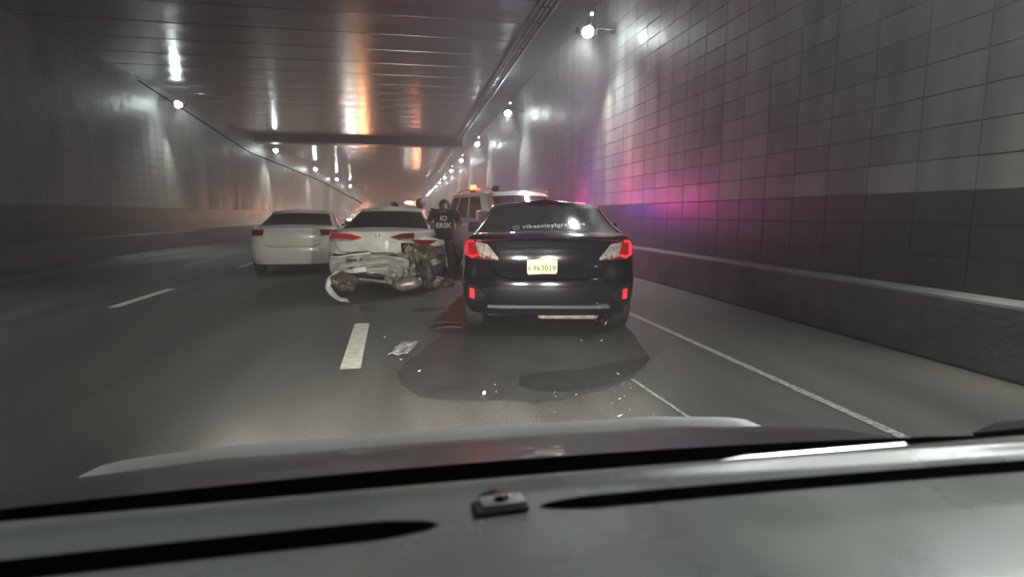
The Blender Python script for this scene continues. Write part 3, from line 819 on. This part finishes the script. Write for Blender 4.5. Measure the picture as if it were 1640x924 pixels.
l = bpy.data.lights.new('beacon_light', 'POINT'); l.energy = 24; l.color = (1, .10, .04); l.shadow_soft_size = .05
lo = bpy.data.objects.new('beacon_light', l); COL.objects.link(lo); lo.parent = sv; lo.location = (.52, 1.35, 1.95)
for s in (-1, 1):
    obj('headlight', patch(S3['bvh'], poly([(s * .50, .90), (s * .80, .92)]), poly([(s * .50, .78), (s * .80, .80)]), 6, 3, .012, .01, (0, -1, 0), 8), CLEARL, sv, smooth=True)
obj('grille', patch(S3['bvh'], poly([(-.42, .86), (.42, .86)]), poly([(-.40, .62), (.40, .62)]), 8, 4, .012, .01, (0, -1, 0), 8), BLACK, sv, smooth=True)
obj('front_plate', BX((0, 4.60, .55), (.32, .01, .15)), PLATE, sv)
# strobes at the left front corner (wall side), lighting the tiles
for (m, x, y, z, c, e, ax) in ((STRB, -1.0, .3, 1.42, (.20, .08, 1), 60, 0), (STRR, -1.0, 3.0, 1.22, (1, .04, .14), 42, 0)):
    st = obj('strobe_light', BX((x, y, z), (.03, .12, .04), bev=.006), m, sv)
    l = bpy.data.lights.new('strobe_beam', 'POINT'); l.energy = e; l.color = c; l.shadow_soft_size = .12
    lo = bpy.data.objects.new('strobe_beam', l); COL.objects.link(lo); lo.parent = sv; lo.location = (x - .16, y, 1.55)

# ---- light coloured car in the left lane, and more queueing cars
S4 = sedan_spec()
lc, S4 = make_car('silver_sedan', 'pale silver sedan stopped in the left lane beyond the crashed car', (-2.42, 12.4, 0), R(3), S4, PWHITE2, GLASS)
for s in (-1, 1):
    obj('tail_light', patch(S4['bvh'], poly([(s * .55, .97), (s * .85, .96)]), poly([(s * .58, .84), (s * .85, .84)]), 8, 4, .012, .01), REDDARK, lc, smooth=True)
obj('boot_seam', seam(S4['bvh'], [(-.66, .97), (-.56, .66), (-.40, .615), (.40, .615), (.56, .66), (.66, .97)], .010, .002), VOID, lc)
obj('licence_plate', BX((0, hit(S4['bvh'], 0, .72).y - .012, .72), (.3, .008, .15)), PLATE, lc)
S5 = sedan_spec()
oc, S5 = make_car('oncoming_sedan', 'dark sedan with white headlights glowing far off in the left lane', (-5.6, 66, 0), R(180), S5, PBLACK, GLASS)
for s in (-1, 1):
    obj('headlight', BX((s * .62, 4.50, .66), (.30, .08, .13), bev=.03), HEADL, oc)
def far_light(name, loc, col, e, rad=.25, aim=None):
    l = bpy.data.lights.new(name, 'POINT'); l.energy = e; l.color = col; l.shadow_soft_size = rad
    lo = bpy.data.objects.new(name, l); COL.objects.link(lo); lo.location = loc; return lo
far_light('headlight_glow', (-5.6, 61.0, .8), (1, .93, .88), 420, .5)
# tow truck far off with a lit light bar
tt = thing('tow_truck', 'far off tow truck with a white and red light bar on its cab', 'truck', (.6, 74, 0))
obj('cab', BX((0, 0, 1.5), (2.2, 2.0, 2.0), bev=.15), PWHITE2, tt, smooth=True)
obj('windscreen', BX((0, -1.01, 1.95), (1.9, .03, .7), bev=.01), GLASS, tt)
obj('truck_bed', BX((0, 3.6, 1.0), (2.3, 5, .3), bev=.03), DARKM, tt)
obj('boom', BX((0, 3.4, 1.9), (.3, 3.6, .25), Matrix.Rotation(.3, 4, 'X')), DARKM, tt)
for sx in (-1, 1):
    for yy in (-.2, 4.6): obj('wheel', CY((sx * .85, yy, .48), (sx * 1.1, yy, .48), .48, n=20), RUBBER, tt, smooth=True)
    obj('headlight', BX((sx * .8, -1.02, .95), (.3, .06, .2), bev=.02), HEADL, tt)
obj('light_bar', BX((-.55, -.5, 2.7), (1.0, .3, .2), bev=.03), LENSDIM, tt)
obj('red_light', BX((.55, -.5, 2.7), (.9, .3, .2), bev=.03), BEACR, tt)
# amber lit service car
S6 = sedan_spec()
am, S6 = make_car('service_car', 'dark service car with an amber beacon in the middle lane far off', (-3.9, 52, 0), R(0), S6, PBLACK, GLASS)
ab = obj('beacon_base', CY((0, 2.0, 1.42), (0, 2.0, 1.46), .1, n=14), BLACK, am)
obj('beacon_dome', CY((0, 2.0, 1.46), (0, 2.0, 1.6), .08, .05, n=14), AMBER, ab, smooth=True)
far_light('amber_glow', (-3.9, 54.0, 1.75), (1, .40, .16), 420, .3)
far_light('red_bar_glow', (1.1, 72.5, 3.0), (1, .34, .20), 260, .4)

# hanging cable on the left, over the silver car
tag(obj('hanging_cable', TU([(-4.6, 11.2, 3.6), (-3.2, 12.6, 2.55), (-2.0, 13.7, 2.05), (-1.15, 14.6, 1.55)], .013, 8), BLACK, smooth=True), 'thin dark cable slanting down over the roof of the crashed silver car', 'cable')

# ------------------------------------------------------------------ people
def skin_body(name, joints, edges, m, parent, sub=2):
    me = bpy.data.meshes.new(name); me.from_pydata([j[0] for j in joints], edges, []); 
    o = bpy.data.objects.new(name, me); COL.objects.link(o)
    md = o.modifiers.new('s', 'SKIN'); md.use_smooth_shade = True
    for v, j in zip(me.skin_vertices[0].data, joints):
        r = j[1]; v.radius = r if isinstance(r, tuple) else (r, r)
    me.skin_vertices[0].data[0].use_root = True
    sb = o.modifiers.new('d', 'SUBSURF'); sb.levels = sub; sb.render_levels = sub
    bpy.context.view_layer.update()
    res = bpy.data.meshes.new_from_object(o.evaluated_get(bpy.context.evaluated_depsgraph_get()))
    bpy.data.objects.remove(o)
    for p in res.polygons: p.use_smooth = True
    res.materials.clear(); res.materials.append(m)
    n = meshobj(name, res, parent); return n
def person(label, loc, rz, lean=.1, arms='down', helmet=False, text=None, headtilt=.5, shirt=SHIRT, scale=1.0, bow=False):
    """standing figure facing +y; lean tips the trunk forward"""
    root = thing('person', label, 'person', loc, rz); root.scale = (scale,) * 3
    def T(x, y, z):       # trunk point rotated about the hips
        dz = z - .95; return Vector((x, y + dz * math.sin(lean), .95 + dz * math.cos(lean)))
    J = []; E = []
    def a(p, r, par=None):
        J.append((tuple(p), r)); i = len(J) - 1
        if par is not None: E.append((par, i))
        return i
    pel = a((0, 0, .95), (.11, .08)); wa = a(T(0, 0, 1.1), (.10, .07), pel); ch = a(T(0, 0, 1.32), (.12, .08), wa)
    nk = a(T(0, .0, 1.46), .06, ch); hb = T(0, .02, 1.53)
    h0 = a(hb, .07, nk)
    HD = Vector((0, .05, .10)) if not bow else Vector((0, .11, -.01))
    hd = a(hb + HD, (.082, .10), h0); a(hb + HD * 1.7, (.06, .075), hd)
    hands = []; A = {}
    for s in (-1, 1):
        sh = a(T(s * .19, 0, 1.41), .06, ch)
        if arms == 'down': el = Vector(T(s * .27, -.02, 1.41)) + Vector((s * .02, .0, -.29)); wr = el + Vector((-s * .02, .10, -.25))
        else: el = Vector(T(s * .27, 0, 1.41)) + Vector((s * .03, .12, -.22)); wr = el + Vector((-s * .12, .22, .04))
        e = a(el, .043, sh); w = a(wr, .028, e)
        d = (wr - el).normalized(); pm = wr + d * .06
        p = a(pm, (.038, .02), w)
        side = Vector((0, 1, 0)).cross(d).normalized() if abs(d.y) < .95 else Vector((1, 0, 0))
        for k in range(4):
            o_ = side * (k - 1.5) * .019
            f1 = a(pm + d * .045 + o_, .009, p); a(pm + d * (.085 - abs(k - 1.3) * .008) + o_ + Vector((0, .012, 0)), .007, f1)
        t1 = a(pm + Vector((-s * .02, .035, 0)), .010, p); a(pm + Vector((-s * .02, .05, 0)) + d * .035, .008, t1)
        A[s] = (T(s * .19, 0, 1.41), el, wr)
        hp_ = a((s * .09, 0, .88), .085, pel); kn = a((s * .11, .03, .50), .058, hp_); an = a((s * .12, -.02, .09), .038, kn); a((s * .13, .12, .04), (.04, .03), an)
    skin_body('body', J, E, SKIN, root)
    # shirt
    j = [((0, 0, .80), (.17, .14)), ((0, 0, .92), (.19, .15)), (tuple(T(0, 0, 1.1)), (.175, .135)), (tuple(T(0, 0, 1.33)), (.185, .130)), (tuple(T(0, 0, 1.44)), .085)]
    e = [(0, 1), (1, 2), (2, 3), (3, 4)]
    for s in (-1, 1):
        s0, el, wr = A[s]; k = len(j); j.append((tuple(s0), .075)); j.append((tuple(s0 + (el - s0) * .8), .06)); e += [(3, k), (k, k + 1)]
    sh = skin_body('shirt', j, e, shirt, root)
    j = [((0, 0, .97), (.165, .12)), ((0, 0, .90), (.15, .12))]; e = [(0, 1)]
    for s in (-1, 1):
        k = len(j); j += [((s * .09, 0, .84), .10), ((s * .11, .03, .50), .075), ((s * .12, -.01, .12), .065)]; e += [(1, k), (k, k + 1), (k + 1, k + 2)]
    skin_body('trousers', j, e, TROU, root)
    for s in (-1, 1):
        obj('shoe', BX((s * .13, .06, .045), (.10, .27, .09), bev=.03), BLACK, root, smooth=True)
    hc = hb + HD * 1.15
    bm = bmesh.new(); bmesh.ops.create_uvsphere(bm, u_segments=18, v_segments=12, radius=.115 if not helmet else .15, matrix=Matrix.Translation(hc + Vector((0, -.012, .03))) @ Matrix.Diagonal((.9, 1.05, 1, 1)))
    if not helmet: bmesh.ops.delete(bm, geom=[v for v in bm.verts if (v.co - hc).dot(Vector((0, -.6, .8)) if not bow else Vector((0, -.2, 1))) < -.03], context='VERTS')
    else: bmesh.ops.delete(bm, geom=[v for v in bm.verts if v.co.z < hc.z - .08], context='VERTS')
    obj('helmet' if helmet else 'hair', bm, HELM if helmet else HAIR, root, smooth=True)
    for s in (-1, 1): # ears and eyes
        bm = bmesh.new(); bmesh.ops.create_uvsphere(bm, u_segments=8, v_segments=6, radius=.012, matrix=Matrix.Translation(hc + Vector((s * .035, .085, .0)))); obj('eye', bm, HAIR, root)
    if text:
        bv = BVHTree.FromPolygons([v.co.copy() for v in sh.data.vertices], [list(p.vertices) for p in sh.data.polygons])
        for (tx, z, sz) in text:
            me = textmesh(tx, sz); b = bmesh.new(); b.from_mesh(me); bpy.data.meshes.remove(me)
            for v in b.verts:
                h = bv.ray_cast(Vector((v.co.x, -2, z + v.co.y)), Vector((0, 1, 0)))[0]
                v.co = (h if h is not None else Vector((v.co.x, -.05, z + v.co.y))) + Vector((0, -.008, 0))
            obj('lettering', b, VINYL, sh)
    return root
person('person in a black shirt with white lettering on the back, standing beside the crashed car', (.60, 10.1, 0), R(-6), lean=.50, arms='fwd', bow=True, text=[('IO', 1.235, .125), ('ERSK', 1.11, .125)], headtilt=1.3, scale=.98)
person('person with a grey blue helmet beyond the right side of the crashed car', (.33, 14.6, 0), R(160), lean=.10, arms='down', helmet=True, shirt=mat('dark_jacket', (.03, .028, .035), .8), scale=.93)
person('person in dark clothes bending over beyond the roof of the crashed car', (-.05, 16.2, 0), R(80), lean=.55, arms='fwd', shirt=mat('brown_jacket', (.05, .035, .03), .8), scale=.95)

# ------------------------------------------------------------------ debris on the road
def shard(c, s, seed):
    r = random.Random(seed); bm = bmesh.new(); n = r.choice((4, 5))
    p = [(math.cos(2 * math.pi * k / n + r.uniform(-.3, .3)) * s * r.uniform(.6, 1), math.sin(2 * math.pi * k / n) * s * r.uniform(.6, 1)) for k in range(n)]
    tx, ty = r.uniform(-.5, .5), r.uniform(-.5, .5)
    a = [bm.verts.new((x, y, s * .5 + x * tx + y * ty)) for x, y in p]; b_ = [bm.verts.new((x, y, s * .5 + x * tx + y * ty + .006)) for x, y in p]
    bm.faces.new(a[::-1]); bm.faces.new(b_)
    for k in range(n): bm.faces.new((a[k], a[(k + 1) % n], b_[(k + 1) % n], b_[k]))
    return bm
spots = [(.50, 3.88, .020, 'glass shard on the near rim of the painted shade patch'), (.05, 4.55, .016, 'small glass shard inside the left end of the painted shade patch'), (-.28, 5.9, .02, 'glass shard between the lane dash and the pale scrap'), (-.10, 4.95, .015, 'tiny glass shard just in front of the pale scrap'),
         (1.30, 3.28, .018, 'bright glass shard close to the front of this car'), (1.63, 4.18, .015, 'glass shard where the thin chalk line starts'), (1.9, 5.35, .016, 'glass shard behind the right rear wheel of the black car'), (1.7, 5.4, .014, 'glass shard behind the tailpipe of the black car'), (1.42, 3.6, .012, 'glass crumb beside the chalk line, right of the painted shade patch')]
for k, (x, y, s, lb) in enumerate(spots):
    o = obj('glass_shard', shard((x, y), s, k), GLAZE); o.location = (x, y, .010); tag(o, lb, 'debris', 'glass shards scattered on the road')
bm = bmesh.new()
for k in range(46):
    x = random.gauss(1.4, .35); y = random.gauss(3.6, .35)
    if k > 26: x = random.uniform(-.8, .6); y = random.uniform(7.2, 8.6)
    box(bm, (x, y, .012), (.006, .005, .004), Matrix.Rotation(random.random() * 3, 4, 'Z'))
o = obj('glass_crumbs', bm, GLAZE); o['kind'] = 'stuff'
o = obj('plastic_scrap', thick(grid(8, 6, lambda u, v: (-.22 + .18 * u + .12 * v, 5.16 + .50 * v + .03 * u, .02 + .02 * noise.noise(Vector((u * 3, v * 3, 0))))), .005), mat('pale_scrap', (.24, .24, .24), .5, nscale=20, namt=.5)); tag(o, 'pale flat scrap of car trim lying between the lane dash and the black car', 'debris')
for k, (x, y, a, ln, lb) in enumerate(((.35, 6.55, .15, .32, 'dark strip of trim lying left of the black car\'s rear wheel, farther piece'), (.42, 6.25, -.1, .28, 'dark strip of trim lying left of the black car\'s rear wheel, nearer piece'), (-.55, 7.75, .5, .26, 'dark strip of trim in front of the torn white bumper skirt'))):
    o = obj('trim_strip', thick(grid(6, 2, lambda u, v: (ln * (u - .5), .05 * v, .01 + .02 * math.sin(u * 3))), .006), BLACK); o.location = (x, y, .012); o.rotation_euler = (0, 0, a); tag(o, lb, 'debris')

# ------------------------------------------------------------------ this car: hood, cowl, dashboard
me_ = thing('dashboard_car', 'car this view is taken from, dark hood and grey dashboard along the bottom', 'car', (0, 0, 0))
XA, XB = -.72, .92; CXX = (XA + XB) / 2
def hoodf(u, v):
    x = XA + (XB - XA) * u; t = v; y = .74 + .60 * t; q = (x - CXX) / .82
    return (x, y - .03 * q * q * t, .915 - .115 * t - .062 * t ** 3 - .012 * q * q - .02 * max(0, abs(q) - .8) * 5 * .2 + .005 * math.exp(-((abs(q) - .62) / .10) ** 2))
obj('hood', thick(grid(40, 20, hoodf), .01), HOODM, me_, smooth=True, angle=50)
obj('painted_hood_sheen', thick(grid(40, 6, lambda u, v: (lambda p: (p[0], p[1] + .022 * v, p[2] + .002 + .030 * v * (1 - .25 * v) * (1 - abs(2 * u - 1) ** 24)))(hoodf(u, .97))), .005), HOODSHEEN, me_, smooth=True)  # pale raised strip painting in the reflected light band along the hood front
obj('cowl', grid(30, 3, lambda u, v: (XA + (XB - XA) * u, .615 + .13 * v - .05 * (2 * u - 1) ** 2, .955 - .05 * math.sin(v * math.pi))), VOID, me_, smooth=True)
obj('wiper_arm', TU([(.31, .66, .955), (.45, .672, .962), (.70, .665, .965)], .006, 8), STEEL, me_, smooth=True)
def dashz(x, y):
    z = 1.0 - .006 * (1 - min(1, (y - .2) / .25)) - .22 * max(0, (.36 - y)) ** 1.5
    z += .007 * math.exp(-((y - .585 + .04 * (x - CXX) ** 2) / .012) ** 2)
    if y > .60: z -= (y - .60) * 1.2
    return z
def slot(x, y):
    """depth of the defroster slots, 0..1"""
    s = 0
    yl = .515 + .01 * max(0, (x + .08)) / .1
    for (a, b, yc) in ((-.62, .022, .5165), (.125, .80, .532)):
        wv = .016 if a < 0 else .0125
        yy = yc - .03 * (x - .1) ** 2
        if a < x < b: 
            e = min(1, min(x - a, b - x) / .06)
            s = max(s, max(0, 1 - (abs(y - yy) / (wv * e + 1e-5)) ** 4))
    return s
NXD = 120
def dashf(u, v):
    x = XA + (XB - XA) * u; y = .20 + .425 * v
    return (x, y, dashz(x, y))
dash = obj('dashboard', grid(NXD, 80, dashf), DASHM, me_, smooth=True, angle=60)
for (a, b, yc) in ((-.62, .022, .5165), (.125, .80, .532)):
    wv = .0165 if a < 0 else .013
    def sf(u, v, a=a, b=b, yc=yc, wv=wv):
        x = a + (b - a) * u; e = max(0, min(1, min(x - a, b - x) / .06)) ** .45
        return (x, yc - .03 * (x - .1) ** 2 + (v - .5) * 2 * wv * e, dashz(x, yc - .03 * (x - .1) ** 2 + (v - .5) * 2 * wv * e) + .0009)
    obj('defroster_slot', grid(60, 6, sf), VOID, dash, smooth=True)
sr = Matrix.Rotation(R(3), 4, 'Z')
sp = Vector((.0855, .5375, dashz(.085, .5375)))
sb_ = obj('sensor_base', BX((0, 0, 0), (.054, .032, .005), bev=.002), BLACK, dash, loc=sp + Vector((0, 0, .002))); sb_.rotation_euler = (R(-6), 0, R(4))
obj('sensor_plate', BX((.003, .004, .003), (.046, .026, .005), bev=.002), SENS, sb_, smooth=True)
obj('sensor_hole', CY((.001, .002, .0062), (.001, .002, .0075), .0065, n=20), VOID, sb_)
bm = bmesh.new(); bmesh.ops.create_uvsphere(bm, u_segments=14, v_segments=8, radius=.0045, matrix=Matrix.Translation((.009, .002, .006))); obj('sensor_dome', bm, CHROME, sb_, smooth=True)
obj('sensor_hood', grid(14, 6, lambda u, v: (-.022 + .046 * u, .020 + .010 * v, .000 + .006 * math.sin(u * math.pi) * math.sin(v * math.pi * .5))), BLACK, sb_, smooth=True)
bm = bmesh.new()
for (x, y) in ((.0625, .512), (.0585, .496)):
    bmesh.ops.create_uvsphere(bm, u_segments=8, v_segments=6, radius=.0012, matrix=Matrix.Translation((x, y, dashz(x, y) + .0008)))
o = obj('dust_specks', bm, VINYL, dash); o['kind'] = 'stuff'
# windscreen pillars
for s in (-1, 1):
    xb = XA if s < 0 else XB
    obj('windscreen_pillar', thick(grid(14, 3, lambda u, v: (xb - s * (.02 + .16 * u) + s * .05 * (v - .5) * 1.6, .70 - .95 * u + .03 * v, .96 + .42 * u + .03 * u * (1 - u) * 2)), .03), BLACK, me_, smooth=True)
for s in (-1, 1):
    hx = CXX + s * .6
    obj('headlight', BX((hx, 1.36, .62), (.26, .05, .12), bev=.02), CLEARL, me_)
    l = bpy.data.lights.new('headlight_beam', 'SPOT'); l.energy = 480; l.color = (1, .96, .86); l.spot_size = R(75); l.spot_blend = 1; l.shadow_soft_size = .06
    lo = bpy.data.objects.new('headlight_beam', l); COL.objects.link(lo); lo.parent = me_; lo.location = (hx, 1.46, .64); lo.rotation_euler = (R(84), 0, 0)

# ------------------------------------------------------------------ haze: exhaust-laden tunnel air
hz = bmesh.new(); box(hz, (-2, 85, 3.5), (30, 240, 9.2))
haze = obj('haze', hz, mat('haze', (.5, .5, .5)))
haze['kind'] = 'stuff'
m = MATS['haze']; nt = m.node_tree; nt.nodes.remove(nt.nodes['Principled BSDF'])
pv = nt.nodes.new('ShaderNodeVolumePrincipled'); pv.inputs['Color'].default_value = (.82, .80, .80, 1); pv.inputs['Density'].default_value = .016; pv.inputs['Anisotropy'].default_value = .62
nt.links.new(pv.outputs[0], [n for n in nt.nodes if n.type == 'OUTPUT_MATERIAL'][0].inputs['Volume'])
